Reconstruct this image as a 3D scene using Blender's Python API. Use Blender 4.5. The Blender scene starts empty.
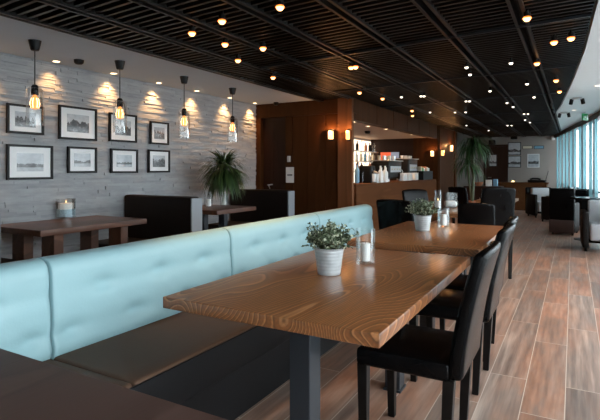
import bpy, bmesh, math, random
from mathutils import Vector, Matrix
random.seed(11)
R = math.radians
C = bpy.context.scene.collection
sc = bpy.context.scene

# ------------------------------------------------------------------ survey
F, U0, V0, EYE, YAW = 487.0, 300.0, 170.0, 1.25, R(29.27)
CS, SN = math.cos(YAW), math.sin(YAW)
def ray(u, v):
    a = (u-U0)/F
    return Vector((CS*a-SN, SN*a+CS, -(v-V0)/F))
def on_z(u, v, z):
    d = ray(u, v); t = (z-EYE)/d.z
    return Vector((d.x*t, d.y*t, z))
def on_x(u, v, x):
    d = ray(u, v); t = x/d.x
    return Vector((x, d.y*t, EYE+d.z*t))
def on_y(u, v, y):
    d = ray(u, v); t = y/d.y
    return Vector((d.x*t, y, EYE+d.z*t))

# ------------------------------------------------------------------ mesh helper
class MB:
    def __init__(s): s.v = []; s.f = []
    def add(s, vs, fs):
        o = len(s.v); s.v += [tuple(p) for p in vs]; s.f += [tuple(i+o for i in f) for f in fs]; return s
    def box(s, x0, x1, y0, y1, z0, z1, fn=None):
        vs = [Vector((x, y, z)) for z in (z0, z1) for y in (y0, y1) for x in (x0, x1)]
        if fn: vs = [fn(p) for p in vs]
        return s.add(vs, [(0,2,3,1),(4,5,7,6),(0,1,5,4),(2,6,7,3),(0,4,6,2),(1,3,7,5)])
    def tube(s, pts, rs, n=10, caps=True):
        pts = [Vector(p) for p in pts]
        if not isinstance(rs, (list, tuple)): rs = [rs]*len(pts)
        vs = []; fs = []
        up = None
        for i, p in enumerate(pts):
            d = (pts[min(i+1, len(pts)-1)]-pts[max(i-1, 0)])
            if d.length < 1e-9: d = Vector((0,0,1))
            d.normalize()
            if up is None:
                up = Vector((1,0,0)) if abs(d.x) < .9 else Vector((0,1,0))
            a = (up-d*up.dot(d)).normalized(); b = d.cross(a); up = a
            for k in range(n):
                t = 2*math.pi*k/n
                vs.append(p+(a*math.cos(t)+b*math.sin(t))*rs[i])
        for i in range(len(pts)-1):
            for k in range(n):
                k2 = (k+1) % n
                fs.append((i*n+k, i*n+k2, (i+1)*n+k2, (i+1)*n+k))
        if caps:
            fs.append(tuple(range(n-1, -1, -1))); fs.append(tuple((len(pts)-1)*n+k for k in range(n)))
        return s.add(vs, fs)
    def lathe(s, prof, c=(0,0,0), n=24):
        vs = []; fs = []; c = Vector(c)
        for (r, z) in prof:
            for k in range(n):
                t = 2*math.pi*k/n
                vs.append(c+Vector((max(r,1e-5)*math.cos(t), max(r,1e-5)*math.sin(t), z)))
        for i in range(len(prof)-1):
            for k in range(n):
                k2 = (k+1) % n
                fs.append((i*n+k, i*n+k2, (i+1)*n+k2, (i+1)*n+k))
        return s.add(vs, fs)
    def rbox(s, c, size, r, n=(2,2,2), fn=None):
        """rounded box, gridded, with an optional deformation"""
        h = [x/2 for x in size]; r = min(r, min(h)*.98)
        def axis(hh, k):
            e = [0, .25, .55, 1.0]
            a = [-hh+r*t for t in e]; b = [hh-r*t for t in reversed(e)]
            inner = [(-hh+r)+(2*hh-2*r)*i/k for i in range(1, k)]
            return a+inner+b
        ax = [axis(h[i], n[i]) for i in range(3)]
        idx = {}; vs = []; fs = []
        def vid(p):
            key = tuple(round(x, 6) for x in p)
            if key in idx: return idx[key]
            q = Vector(p); inn = Vector([max(-(h[i]-r), min(h[i]-r, q[i])) for i in range(3)])
            off = q-inn
            if off.length > 1e-9: q = inn+off.normalized()*r
            if fn: q = fn(q)
            idx[key] = len(vs); vs.append(q+Vector(c)); return idx[key]
        for d in range(3):
            a, b = (d+1) % 3, (d+2) % 3
            for sg in (-1, 1):
                for i in range(len(ax[a])-1):
                    for j in range(len(ax[b])-1):
                        quad = []
                        for (ii, jj) in ((i,j),(i+1,j),(i+1,j+1),(i,j+1)):
                            p = [0,0,0]; p[d] = sg*h[d]; p[a] = ax[a][ii]; p[b] = ax[b][jj]
                            quad.append(vid(p))
                        if sg < 0: quad.reverse()
                        if len(set(quad)) == 4: fs.append(tuple(quad))
        return s.add(vs, fs)
    def build(s, name, mat, parent=None, smooth=False, bevel=0, loc=None):
        me = bpy.data.meshes.new(name); me.from_pydata(s.v, [], s.f); me.update()
        o = bpy.data.objects.new(name, me); C.objects.link(o)
        if mat: me.materials.append(mat)
        if smooth:
            me.shade_smooth()
            if smooth != 'all':
                try: me.set_sharp_from_angle(angle=R(40))
                except Exception: pass
        if parent: o.parent = parent
        if loc: o.location = loc
        if bevel:
            m = o.modifiers.new('bevel', 'BEVEL'); m.width = bevel; m.segments = 2; m.limit_method = 'ANGLE'
        return o

def tag(o, label, cat, group=None, kind=None):
    o['label'] = label; o['category'] = cat
    if group: o['group'] = group
    if kind: o['kind'] = kind
    return o
def thing(name, label, cat, loc=(0,0,0), rz=0, group=None):
    o = bpy.data.objects.new(name, None); C.objects.link(o)
    o.empty_display_size = .1
    o.location = loc; o.rotation_euler = (0, 0, rz)
    return tag(o, label, cat, group)
def struct(o):
    o['kind'] = 'structure'; return o
def dup(root, loc, rz, label, group=None):
    r = root.copy(); C.objects.link(r); r.location = loc; r.rotation_euler = (0, 0, rz); r['label'] = label
    if group: r['group'] = group
    for ch in list(root.children):
        c = ch.copy(); C.objects.link(c); c.parent = r
        for g in list(ch.children):
            d = g.copy(); C.objects.link(d); d.parent = c
    return r
ORD = ['first','second','third','fourth','fifth','sixth','seventh','eighth','ninth','tenth','eleventh','twelfth','thirteenth','fourteenth','fifteenth','sixteenth','seventeenth','eighteenth','nineteenth','twentieth','twenty-first','twenty-second','twenty-third','twenty-fourth','twenty-fifth','twenty-sixth']

# ------------------------------------------------------------------ materials
def newmat(name):
    m = bpy.data.materials.new(name); m.use_nodes = True
    nt = m.node_tree
    return m, nt, nt.nodes['Principled BSDF']
def N(nt, t, **kw):
    n = nt.nodes.new(t)
    for k, v in kw.items():
        if hasattr(n, k): setattr(n, k, v)
    return n
def ramp(nt, fac, stops, interp='LINEAR'):
    r = nt.nodes.new('ShaderNodeValToRGB'); r.color_ramp.interpolation = interp
    el = r.color_ramp.elements
    while len(el) < len(stops): el.new(.5)
    for e, (p, c) in zip(el, stops):
        e.position = p; e.color = (*c, 1) if len(c) == 3 else c
    nt.links.new(fac, r.inputs[0]); return r.outputs[0]
def math_(nt, op, a, b=None):
    n = nt.nodes.new('ShaderNodeMath'); n.operation = op
    for i, x in enumerate((a, b)):
        if x is None: continue
        if isinstance(x, (int, float)): n.inputs[i].default_value = x
        else: nt.links.new(x, n.inputs[i])
    return n.outputs[0]
def mixc(nt, fac, a, b, mode='MIX'):
    n = nt.nodes.new('ShaderNodeMix'); n.data_type = 'RGBA'; n.blend_type = mode
    for i, x in ((0, fac), (6, a), (7, b)):
        if isinstance(x, (int, float)): n.inputs[i].default_value = x
        elif isinstance(x, tuple): n.inputs[i].default_value = (*x, 1)
        else: nt.links.new(x, n.inputs[i])
    return n.outputs[2]
def noise(nt, vec, scale, detail=3, rough=.5):
    n = nt.nodes.new('ShaderNodeTexNoise'); n.inputs['Scale'].default_value = scale
    n.inputs['Detail'].default_value = detail; n.inputs['Roughness'].default_value = rough
    if vec: nt.links.new(vec, n.inputs['Vector'])
    return n.outputs['Fac']
def mapped(nt, scale, coord='Object', loc=None):
    tc = nt.nodes.new('ShaderNodeTexCoord'); mp = nt.nodes.new('ShaderNodeMapping')
    mp.inputs['Scale'].default_value = scale
    nt.links.new(tc.outputs[coord], mp.inputs['Vector'])
    if loc: nt.links.new(loc, mp.inputs['Location'])
    return mp.outputs['Vector']
def bump(nt, b, h, strength=.3, dist=.01):
    n = nt.nodes.new('ShaderNodeBump'); n.inputs['Strength'].default_value = strength; n.inputs['Distance'].default_value = dist
    nt.links.new(h, n.inputs['Height']); nt.links.new(n.outputs[0], b.inputs['Normal'])
def pm(name, col, rough=.5, metal=0, var=0, vs=8, coat=0, spec=None, bmp=0, bs=60):
    m, nt, b = newmat(name)
    b.inputs['Base Color'].default_value = (*col, 1); b.inputs['Roughness'].default_value = rough
    b.inputs['Metallic'].default_value = metal
    if coat: b.inputs['Coat Weight'].default_value = coat; b.inputs['Coat Roughness'].default_value = .15
    if spec is not None: b.inputs['Specular IOR Level'].default_value = spec
    vec = mapped(nt, (1,1,1))
    if var:
        f = noise(nt, vec, vs)
        c = mixc(nt, f, tuple(x*(1-var) for x in col), tuple(min(1, x*(1+var)) for x in col))
        nt.links.new(c, b.inputs['Base Color'])
    if bmp: bump(nt, b, noise(nt, vec, bs, 2), bmp, .004)
    return m
def emit(name, col, s):
    m, nt, b = newmat(name)
    b.inputs['Base Color'].default_value = (*col, 1)
    b.inputs['Emission Color'].default_value = (*col, 1); b.inputs['Emission Strength'].default_value = s
    return m
def wood(name, dark, mid, light, rings=9, stretch=(2.6,.42,2.6), rough=.33, coat=.25, line=.75, axis='y', spec=.5):
    spec_ = spec
    m, nt, b = newmat(name)
    st = stretch if axis == 'y' else ((stretch[1],stretch[0],stretch[2]) if axis == 'x' else (stretch[0],stretch[2],stretch[1]))
    oi = nt.nodes.new('ShaderNodeObjectInfo')
    off = math_(nt, 'MULTIPLY', oi.outputs['Random'], 20.0)
    vec = mapped(nt, st, 'Object', off)
    nz = noise(nt, vec, 1.0, 2.2, .42)
    fr = math_(nt, 'FRACT', math_(nt, 'MULTIPLY', nz, rings))
    g = ramp(nt, fr, [(0, light), (.10, light), (.24, mid), (.60, mid), (.90, dark), (1, light)])
    fv = mapped(nt, tuple(x*(14 if x > 1 else 3) for x in st), 'Object', off)
    fine = noise(nt, fv, 3.0, 3)
    g2 = mixc(nt, .55, g, ramp(nt, fine, [(.3, dark), (.7, light)]), 'OVERLAY')
    big = noise(nt, vec, .6, 1)
    g3 = mixc(nt, .15, g2, ramp(nt, big, [(.3, mid), (.7, light)]))
    nt.links.new(mixc(nt, line, mid, g3), b.inputs['Base Color'])
    b.inputs['Roughness'].default_value = rough; b.inputs['Specular IOR Level'].default_value = spec_
    if coat: b.inputs['Coat Weight'].default_value = coat; b.inputs['Coat Roughness'].default_value = .18
    bump(nt, b, fine, .08, .003)
    return m
def thin_glass(name, tint=(1,1,1), refl=.10, grad=.55):
    m, nt, b = newmat(name); nt.nodes.remove(b)
    out = nt.nodes['Material Output']
    tr = N(nt, 'ShaderNodeBsdfTransparent'); tr.inputs[0].default_value = (*tint, 1)
    gl = N(nt, 'ShaderNodeBsdfGlossy'); gl.inputs['Roughness'].default_value = .03
    lw = N(nt, 'ShaderNodeLayerWeight'); lw.inputs[0].default_value = .35
    f = math_(nt, 'ADD', math_(nt, 'MULTIPLY', lw.outputs['Fresnel'], grad), refl)
    mx = N(nt, 'ShaderNodeMixShader')
    nt.links.new(f, mx.inputs[0]); nt.links.new(tr.outputs[0], mx.inputs[1]); nt.links.new(gl.outputs[0], mx.inputs[2])
    nt.links.new(mx.outputs[0], out.inputs['Surface'])
    return m

M = {}
M['oak'] = wood('oak', (.085,.032,.011), (.25,.102,.037), (.52,.28,.13), rings=46, stretch=(2.3,.55,2.3), rough=.34, coat=.35, line=.9)
M['walnut'] = wood('walnut', (.045,.018,.010), (.125,.052,.028), (.21,.098,.055), rings=7, rough=.4, coat=.1, line=.7)
M['darktable'] = wood('dark_table', (.036,.018,.014), (.082,.043,.035), (.13,.075,.062), rings=7, rough=.5, coat=0, line=.6, spec=.3)
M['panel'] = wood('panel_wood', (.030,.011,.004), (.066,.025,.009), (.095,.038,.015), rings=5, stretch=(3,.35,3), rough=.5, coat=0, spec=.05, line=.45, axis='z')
M['panel_pale'] = wood('pillar_wood', (.10,.042,.018), (.185,.082,.037), (.25,.115,.055), rings=5, stretch=(3,.35,3), rough=.5, coat=0, spec=.05, line=.45, axis='z')  # paler brown wood than the facade boards, for the pillar
M['bar'] = wood('bar_wood', (.055,.021,.008), (.12,.047,.018), (.16,.068,.028), rings=5, stretch=(3,.3,3), rough=.6, coat=0, spec=.03, line=.5)
M['doorwood'] = wood('door_wood', (.015,.005,.003), (.032,.012,.007), (.045,.018,.01), rings=5, stretch=(3,.35,3), rough=.45, coat=0, line=.5, axis='z', spec=.2)
M['leather'] = pm('black_leather', (.003,.0028,.003), .27, var=.2, bmp=.05, bs=140, spec=.10)
M['brownleather'] = pm('brown_leather', (.009,.006,.005), .5, var=.2, bmp=.1, bs=140, spec=.15)
M['chairwood'] = pm('chair_leg', (.005,.004,.0036), .4, var=.2, spec=.2)
M['teal'] = pm('teal_leather', (.30,.47,.50), .46, var=.07, vs=3, bmp=.12, bs=90)
M['cushion'] = pm('cushion_leather', (.10,.056,.036), .55, spec=.16, var=.12, bmp=.15, bs=120)
M['plinth'] = pm('plinth_black', (.007,.007,.0078), .45, var=.1, spec=.16)
M['steelpost'] = pm('painted_post', (.03,.035,.042), .35, .3)
M['blackmetal'] = pm('black_metal', (.004,.004,.0043), .45, 0, spec=.25)
M['slat'] = pm('ceiling_slat', (.0045,.004,.0038), .42, var=.2, spec=.3)
M['void'] = pm('ceiling_void', (.004,.0035,.0035), .9)
M['plaster'] = pm('plaster', (.48,.53,.58), .85, var=.04, vs=3)
M['soffit'] = pm('soffit_white', (.82,.87,.88), .8, var=.03)
M['backwall'] = pm('back_plaster', (.26,.23,.21), .8, var=.05)
M['barceil'] = pm('bar_plaster', (.45,.33,.25), .8, var=.04)
M['grey'] = pm('window_lit_grey', (.24,.27,.30), .45, var=.05)  # window light on the booth seat ends, put into the colour
M['bulbglass'] = thin_glass('lamp_glass', (.97,.98,.98), .04, .5)
M['glass'] = thin_glass('clear_glass', (.985,.99,.99), .03, .35)
M['pane'] = thin_glass('window_glass', (.97,.99,1), .02, .3)
M['wax'] = pm('candle_wax', (.90,.89,.86), .5)
M['white'] = pm('white_ceramic', (.75,.75,.73), .35)
M['offwhite'] = pm('paper', (.72,.71,.69), .7)
M['cream'] = pm('cream_plastic', (.62,.55,.42), .4)
M['zinc'] = pm('whitewashed_zinc', (.50,.52,.53), .45, .35, var=.25, vs=30)
M['soil'] = pm('soil', (.03,.02,.015), .9, var=.3, vs=60)
M['steel'] = pm('stainless', (.55,.55,.56), .28, .9)
M['terracotta'] = pm('terracotta', (.45,.16,.08), .6)
M['bluepack'] = pm('blue_packet', (.15,.30,.42), .5)
M['frame'] = pm('frame_black', (.005,.005,.0055), .4, spec=.2)
M['mat'] = pm('mount_card', (.80,.80,.80), .6, coat=.3)
M['armgrey'] = pm('light_grey_leather', (.46,.44,.45), .45, var=.05)
M['alu'] = pm('window_frame_grey', (.10,.12,.13), .4, .4)
M['sand'] = pm('blue_white_glass_sand', (.45,.62,.70), .5, var=.4, vs=60)
M['green'] = pm('green_sign', (.02,.30,.08), .4)
M['amber'] = emit('amber_bulb', (1.0,.34,.08), .55)
M['bulb'] = emit('warm_filament', (1.0,.55,.22), 4)
M['spotbulb'] = emit('warm_spot_lens', (1.0,.50,.17), 2.6)
M['redbrown'] = pm('red_brown_leather', (.06,.028,.022), .5, var=.15)
M['rim'] = emit('glow_rim', (1.0,.26,.04), .5)  # bulb's orange glow painted as an emissive ring, not a lamp part
M['coolbulb'] = emit('white_spot_lens', (1.0,.86,.72), 1.6)
M['downlens'] = emit('downlight_lens', (1.0,.66,.36), 4)
M['sconce'] = emit('sconce_shade', (1.0,.42,.12), 1.6)
M['sconce_white'] = emit('sconce_white', (1.0,.56,.22), 1.3)
M['flame'] = emit('flame', (1.0,.6,.25), 2)
M['shelflight'] = emit('lit_shelf_back', (1.0,.80,.60), .9)
M['screen_red'] = emit('screen_red', (.8,.12,.05), .35)
M['screen_dim'] = emit('screen_dim', (.12,.13,.16), .8)

def leafmat(name, a, b_, c):
    m, nt, b = newmat(name)
    g = nt.nodes.new('ShaderNodeNewGeometry')
    col = ramp(nt, g.outputs['Random Per Island'], [(0, a), (.6, b_), (1, c)])
    nt.links.new(col, b.inputs['Base Color']); b.inputs['Roughness'].default_value = .5
    b.inputs['Subsurface Weight'].default_value = 0
    return m
M['herb'] = leafmat('herb_leaf', (.016,.032,.014), (.12,.155,.08), (.55,.58,.42))
M['palm'] = leafmat('palm_leaf', (.010,.026,.006), (.024,.058,.012), (.09,.14,.035))
M['darkpalm'] = leafmat('dark_palm_leaf', (.012,.035,.012), (.03,.08,.022), (.07,.14,.04))
M['stem'] = pm('green_stem', (.08,.09,.04), .6)
M['cane'] = pm('pale_cane', (.55,.55,.50), .6, var=.2, vs=20)

# stone
m, nt, b = newmat('split_stone')
g = nt.nodes.new('ShaderNodeNewGeometry')
vec = mapped(nt, (1.5,1.5,6))
nz = noise(nt, vec, 4, 5, .6)
base = ramp(nt, g.outputs['Random Per Island'], [(0, (.285,.29,.30)), (.5, (.335,.34,.35)), (1, (.385,.39,.40))])
nt.links.new(mixc(nt, .3, base, ramp(nt, nz, [(.3, (.23,.232,.238)), (.7, (.49,.495,.505))])), b.inputs['Base Color'])
b.inputs['Roughness'].default_value = .8
bump(nt, b, nz, .5, .02)
M['stone'] = m

# plank floor (tiles along Y)
m, nt, b = newmat('wood_look_planks')
tc = nt.nodes.new('ShaderNodeTexCoord'); mp = nt.nodes.new('ShaderNodeMapping')
mp.inputs['Rotation'].default_value = (0, 0, R(90)); mp.inputs['Location'].default_value = (.35, .037, 0)
nt.links.new(tc.outputs['Object'], mp.inputs['Vector'])
br = nt.nodes.new('ShaderNodeTexBrick')
br.offset = .37; br.inputs['Scale'].default_value = 1; br.inputs['Brick Width'].default_value = 1.2
br.inputs['Row Height'].default_value = .2035; br.inputs['Mortar Size'].default_value = .0024; br.inputs['Mortar Smooth'].default_value = .1
br.inputs['Color1'].default_value = (0,0,0,1); br.inputs['Color2'].default_value = (1,1,1,1); br.inputs['Mortar'].default_value = (.5,.5,.5,1)
nt.links.new(mp.outputs[0], br.inputs['Vector'])
off = math_(nt, 'MULTIPLY', br.outputs['Color'], 31.0)
v1 = mapped(nt, (6,1.3,1), 'Object', off)
n1 = noise(nt, v1, 1.0, 4, .6)
v2 = mapped(nt, (45,2.5,1), 'Object', off)
n2 = noise(nt, v2, 1.0, 3)
tone = ramp(nt, n1, [(.25, (.19,.135,.108)), (.40, (.24,.165,.13)), (.52, (.33,.185,.125)), (.64, (.40,.265,.20)), (.78, (.25,.18,.145))])
plank = ramp(nt, br.outputs['Color'], [(0, (.80,.78,.78)), (.3, (1.12,.92,.83)), (.5, (.90,.91,.92)), (.75, (1.15,.98,.90)), (1, (1.0,1.0,1.0))])
n3 = noise(nt, mapped(nt, (3.2,.55,1), 'Object', off), 1.0, 3, .55)
n4 = noise(nt, mapped(nt, (26,1.2,1), 'Object', off), 1.0, 3, .6)
tone = mixc(nt, ramp(nt, n3, [(.46, (0,0,0)), (.64, (.8,.8,.8))]), tone, ramp(nt, n4, [(.3, (.13,.105,.09)), (.5, (.26,.205,.175)), (.7, (.44,.36,.305))]))
c = mixc(nt, 1.0, tone, plank, 'MULTIPLY')
c = mixc(nt, .5, c, ramp(nt, n2, [(.3, (.30,.30,.30)), (.7, (.70,.70,.70))]), 'OVERLAY')
c = mixc(nt, br.outputs['Fac'], c, (.58,.47,.39))
nt.links.new(c, b.inputs['Base Color'])
nt.links.new(ramp(nt, n1, [(.3, (.29,.29,.29)), (.7, (.40,.40,.40))]), b.inputs['Roughness'])
M['floor'] = m

# curtain
m, nt, b = newmat('sheer_teal_curtain'); nt.nodes.remove(b)
out = nt.nodes['Material Output']
df = N(nt, 'ShaderNodeBsdfDiffuse'); df.inputs[0].default_value = (.30,.50,.55,1)
tl = N(nt, 'ShaderNodeBsdfTranslucent')
vec = mapped(nt, (30,30,.3))
nt.links.new(ramp(nt, noise(nt, vec, 1, 2), [(.3, (.34,.55,.60)), (.7, (.64,.82,.85))]), tl.inputs[0])
mx = N(nt, 'ShaderNodeMixShader'); mx.inputs[0].default_value = .7
nt.links.new(df.outputs[0], mx.inputs[1]); nt.links.new(tl.outputs[0], mx.inputs[2]); nt.links.new(mx.outputs[0], out.inputs['Surface'])
M['curtain'] = m

# black-and-white prints
def printmat(name, kind, seed):
    m, nt, b = newmat(name)
    tc = nt.nodes.new('ShaderNodeTexCoord'); sp = nt.nodes.new('ShaderNodeSeparateXYZ')
    nt.links.new(tc.outputs['Generated'], sp.inputs[0])
    y, z = sp.outputs[1], sp.outputs[2]
    cb = nt.nodes.new('ShaderNodeCombineXYZ'); nt.links.new(y, cb.inputs[0]); nt.links.new(z, cb.inputs[1]); cb.inputs[2].default_value = seed*3.7
    n1 = noise(nt, cb.outputs[0], 5 if kind != 'city' else 9, 5, .6)
    cx = nt.nodes.new('ShaderNodeCombineXYZ'); nt.links.new(y, cx.inputs[0]); cx.inputs[1].default_value = seed*1.9
    sil = noise(nt, cx.outputs[0], 7 if kind == 'city' else 3, 3, .65)
    hz = {'city': .62, 'hills': .45, 'trees': .55, 'shore': .40}[kind]
    line = math_(nt, 'ADD', math_(nt, 'MULTIPLY', math_(nt, 'SUBTRACT', sil, .5), 1.3 if kind in ('city','trees') else .5), hz)
    land = math_(nt, 'LESS_THAN', z, line)
    dark = ramp(nt, n1, [(.35, (.008,.008,.009)), (.55, (.05,.05,.053)), (.75, (.32,.32,.33))])
    sky = ramp(nt, n1, [(.2, (.32,.35,.38)), (.8, (.55,.57,.60))])
    c = mixc(nt, land, sky, dark)
    if kind in ('shore', 'hills'):
        water = math_(nt, 'LESS_THAN', z, hz*.55)
        c = mixc(nt, water, c, ramp(nt, n1, [(.3, (.22,.24,.26)), (.7, (.48,.50,.53))]))
    nt.links.new(c, b.inputs['Base Color']); b.inputs['Roughness'].default_value = .35
    b.inputs['Coat Weight'].default_value = .5; b.inputs['Coat Roughness'].default_value = .05
    return m

# ------------------------------------------------------------------ room shell
H = 2.36
XL = -4.72
YF, YB, YN = 6.87, 17.5, -3.6
def interp(pts, y):
    if y <= pts[0][0]: return pts[0][1]
    for (a, xa), (b_, xb) in zip(pts, pts[1:]):
        if y <= b_: return xa+(xb-xa)*(y-a)/(b_-a)
    return pts[-1][1]
WP = [(-4,.84),(0,.84),(3.7,.80),(7,.78),(8.5,.72),(10,.62),(11.5,.46),(13,.24),(14.5,.02),(16,-.20),(17.6,-.44)]
EP = [(-4,.17),(0,.17),(3.7,.147),(5.2,.10),(7,0),(9.4,-.17),(11.5,-.36),(14.4,-.58),(17.6,-.9)]
W = lambda y: interp(WP, y)
E = lambda y: interp(EP, y)

struct(MB().box(XL-.1, 1.1, YN-.1, YB+.1, -.1, 0).build('floor', M['floor']))

# stone wall: stacked split-face strips
sb = MB().box(XL-.12, XL, YN, YF+.02, 0, H+.4)
z = 0.0
while z < H:
    hh = random.choice((.020,.026,.032,.04)); hh = min(hh, H-z)
    y = YN - random.random()*.3
    while y < YF:
        ln = random.uniform(.14, .55)
        y0, y1 = max(y, YN), min(y+ln, YF)
        dpt = random.uniform(.004, .017)
        if y1-y0 > .01:
            e = random.uniform(-.004, .004)
            sb.add([(XL-.01,y0,z),(XL-.01,y1-.001,z),(XL-.01,y1-.001,z+hh-.001),(XL-.01,y0,z+hh-.001),
                    (XL+dpt+e,y0,z),(XL+dpt-e,y1-.001,z),(XL+dpt-e-.002,y1-.001,z+hh-.001),(XL+dpt+e-.002,y0,z+hh-.001)],
                   [(4,5,6,7),(0,1,5,4),(3,7,6,2),(0,4,7,3),(1,2,6,5)])
        y += ln
    z += hh
struct(sb.build('wall_left', M['stone']))
struct(MB().box(XL-.1, 1.1, YN-.1, YN, 0, 2.9).build('wall_rear', M['plaster']))
# back wall with door opening
bw = MB()
DX0, DX1, DZ = -2.58, -1.95, 2.03
bw.box(XL, DX0, YB, YB+.1, 0, 2.9).box(DX1, .1, YB, YB+.1, 0, 2.9).box(DX0, DX1, YB, YB+.1, DZ, 2.9)
struct(bw.build('wall_back', M['backwall']))
dd = MB().box(DX0, DX1, YB+.03, YB+.08, 0, DZ).build('door_2', M['doorwood']); struct(dd)
MB().tube([(DX0+.08, YB-.03, 1.0), (DX0+.18, YB-.03, 1.0)], .012, 8).tube([(DX0+.08, YB+.03, 1.0), (DX0+.08, YB-.03, 1.0)], .012, 8).build('door_handle', M['steel'], dd)
MB().box(DX0-.07, DX0, YB-.02, YB+.1, 0, DZ+.07).box(DX1, DX1+.07, YB-.02, YB+.1, 0, DZ+.07).box(DX0, DX1, YB-.02, YB+.1, DZ, DZ+.07).build('door_frame', M['doorwood'], dd)

# ceilings
struct(MB().box(XL-.1, -3.5, YN, YF+.02, H, H+.4).build('ceiling', M['plaster']))
struct(MB().box(-3.5, 1.1, YN, YB+.1, 2.78, 2.88).box(XL-.1, -3.5, YF, YB+.1, 2.78, 2.88).build('ceiling', M['void']))
sf = MB()
ys = [YN+i*(YB-YN)/60 for i in range(61)]
for a, b_ in zip(ys, ys[1:]):
    sf.add([(E(a),a,H),(W(a)+.1,a,H),(W(b_)+.1,b_,H),(E(b_),b_,H),(E(a),a,H+.42),(W(a)+.1,a,H+.42),(W(b_)+.1,b_,H+.42),(E(b_),b_,H+.42)],
           [(0,1,2,3),(4,7,6,5),(0,3,7,4),(1,5,6,2),(0,4,5,1),(3,2,6,7)])
struct(sf.build('ceiling', M['soffit']))
# slatted grid
SK = math.tan(R(5.0))
rails = [-3.47,-2.95,-2.43,-1.91,-1.39,-.86,-.33]
gr = MB()
def rail(x, y0, y1, w=.03, z0=2.33, z1=2.42): gr.box(x-w/2, x+w/2, y0, y1, z0, z1)
gr.box(-3.5, -3.475, YN, YF, 2.33, 2.78)
for i, x in enumerate(rails):
    if i == 0: rail(-3.44, YN, YF); continue
    y1 = YF if x < -2.9 else YB
    rail(x-.035, YN, y1, .022); rail(x+.035, YN, y1, .022)
struct(gr.build('ceiling_rails', M['slat']))
sl = MB()
bays = [(-3.44,-2.99),(-2.91,-2.47),(-2.39,-1.95),(-1.87,-1.43),(-1.35,-.90),(-.82,-.37),(-.29, None)]
for bi, (xa, xb) in enumerate(bays):
    y = YN+.1; k = 0; mod = random.randrange(12)
    ymax = YF-.05 if bi == 0 else YB-.1
    while y < ymax:
        q = (k+mod) % 14
        x1 = xb if xb is not None else E(y)-.02
        xs = xa
        if y < 12 or k % 2 == 0:
            def skew(p, y=y): return Vector((p.x, p.y-(p.x-xs)*SK, p.z))
            inset = 0
            pass
            if True:
                if bi == 0 or xb is None or inset == 0:
                    sl.box(xs, x1, y, y+.024, 2.345, 2.385, skew)
                else:
                    sl.box(xs, xs+inset, y, y+.024, 2.345, 2.385, skew); sl.box(x1-inset, x1, y, y+.024, 2.345, 2.385, skew)
            if False:
                for ins in (.09, .17):
                    sl.box(xs+ins, xs+ins+.02, y, y+.32, 2.34, 2.40, skew); sl.box(x1-ins-.02, x1-ins, y, y+.32, 2.34, 2.40, skew)
                sl.box(xs+.09, x1-.09, y-.02, y, 2.34, 2.40, skew); sl.box(xs+.09, x1-.09, y+.32, y+.34, 2.34, 2.40, skew)
                sl.box(xs+.2, x1-.2, y+.1, y+.13, 2.345, 2.40, skew); sl.box(xs+.2, x1-.2, y+.2, y+.23, 2.345, 2.40, skew)
        y += .080; k += 1
struct(sl.build('ceiling_slats', M['slat']))
cr = MB()
for y in (4.3, 6.1, 8.0, 10.2, 12.6, 15.2):
    def skew(p): return Vector((p.x, p.y-(p.x+2.9)*SK*1.3, p.z))
    cr.box(-2.9, E(y)-.02, y, y+.016, 2.325, 2.345, skew)
struct(cr.build('ceiling_cross_bars', M['steelpost']))

# timber front of the bar: facade facing the booths (plane Y=YF)
def facade():
    XR = -2.93
    xd0, xd1, zd = -4.62, -4.13, 2.13
    f = MB()
    f.box(XL, xd0, YF, YF+.15, 0, 2.03).box(XL, XR, YF, YF+.18, zd, H)
    f.box(XL-.0, xd0, YF, YF+.15, 2.03, zd)
    x = xd1
    for x1 in (-3.99, -3.72, -3.39, -3.17):
        f.box(x+.004, x1-.004, YF, YF+.06, 0, zd-.004); x = x1
    f.box(xd1, -3.1, YF+.05, YF+.2, 0, zd)
    f.box(XL, -3.1, YF+.16, YF+.3, 0, H)
    o = f.build('wall_front', M['panel'], bevel=.003); struct(o)
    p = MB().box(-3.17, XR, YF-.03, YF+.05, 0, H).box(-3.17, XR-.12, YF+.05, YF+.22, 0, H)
    struct(p.build('wall_front_pillar', M['panel_pale'], bevel=.004))
    d = MB().box(xd0, xd1, YF+.10, YF+.15, 0, zd).box(xd0+.2, xd0+.205, YF+.095, YF+.10, 0, zd-.1).build('door_1', M['doorwood'])
    struct(d)
    hp = on_y(268.5, 185, YF+.08)
    MB().tube([hp, hp+Vector((.08,0,.012))], .010, 8).tube([hp, hp+Vector((.03,0,-.06))], .008, 8).lathe([(.0,-.005),(.022,-.005),(.022,.005),(0,.005)], hp, 12).build('door_handle', M['steel'], d)
    # header over the bar opening and its end pillar
    YE = 12.25
    h = MB().box(XR-.16, XR-.02, YF+.05, YE, 2.03, H)
    for k in range(1, 6): h.box(XR-.02, XR-.014, YF+.22+k*.88, YF+.235+k*.88, 2.03, H)
    struct(h.build('wall_bar_header', M['panel']))
    struct(MB().box(-3.55, XR, YE, YE+.4, 0, H).box(-3.55, XR-.03, YE+.4, YE+2.2, 0, H).box(XR-.02, XR+.03, YE+.05, YE+.32, 0, H).box(XR-.04, XR, YE+2.0, YE+2.25, 0, H).build('wall_bar_pillar', M['panel']))
    struct(MB().box(XL-.1, XL, YF+.3, YB, 0, 2.9).box(-3.70, -3.55, YE+2.2, YB, 0, 2.9).build('wall_bar_side', M['backwall']))
    pass
    struct(MB().box(XL, -3.55, YE+.05, YE+.15, 0, 2.9).build('wall_bar_back', M['doorwood']))
    struct(MB().box(XL, XR-.16, YF+.3, YE+.05, 2.06, 2.12).build('ceiling', M['barceil']))
facade()

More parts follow.
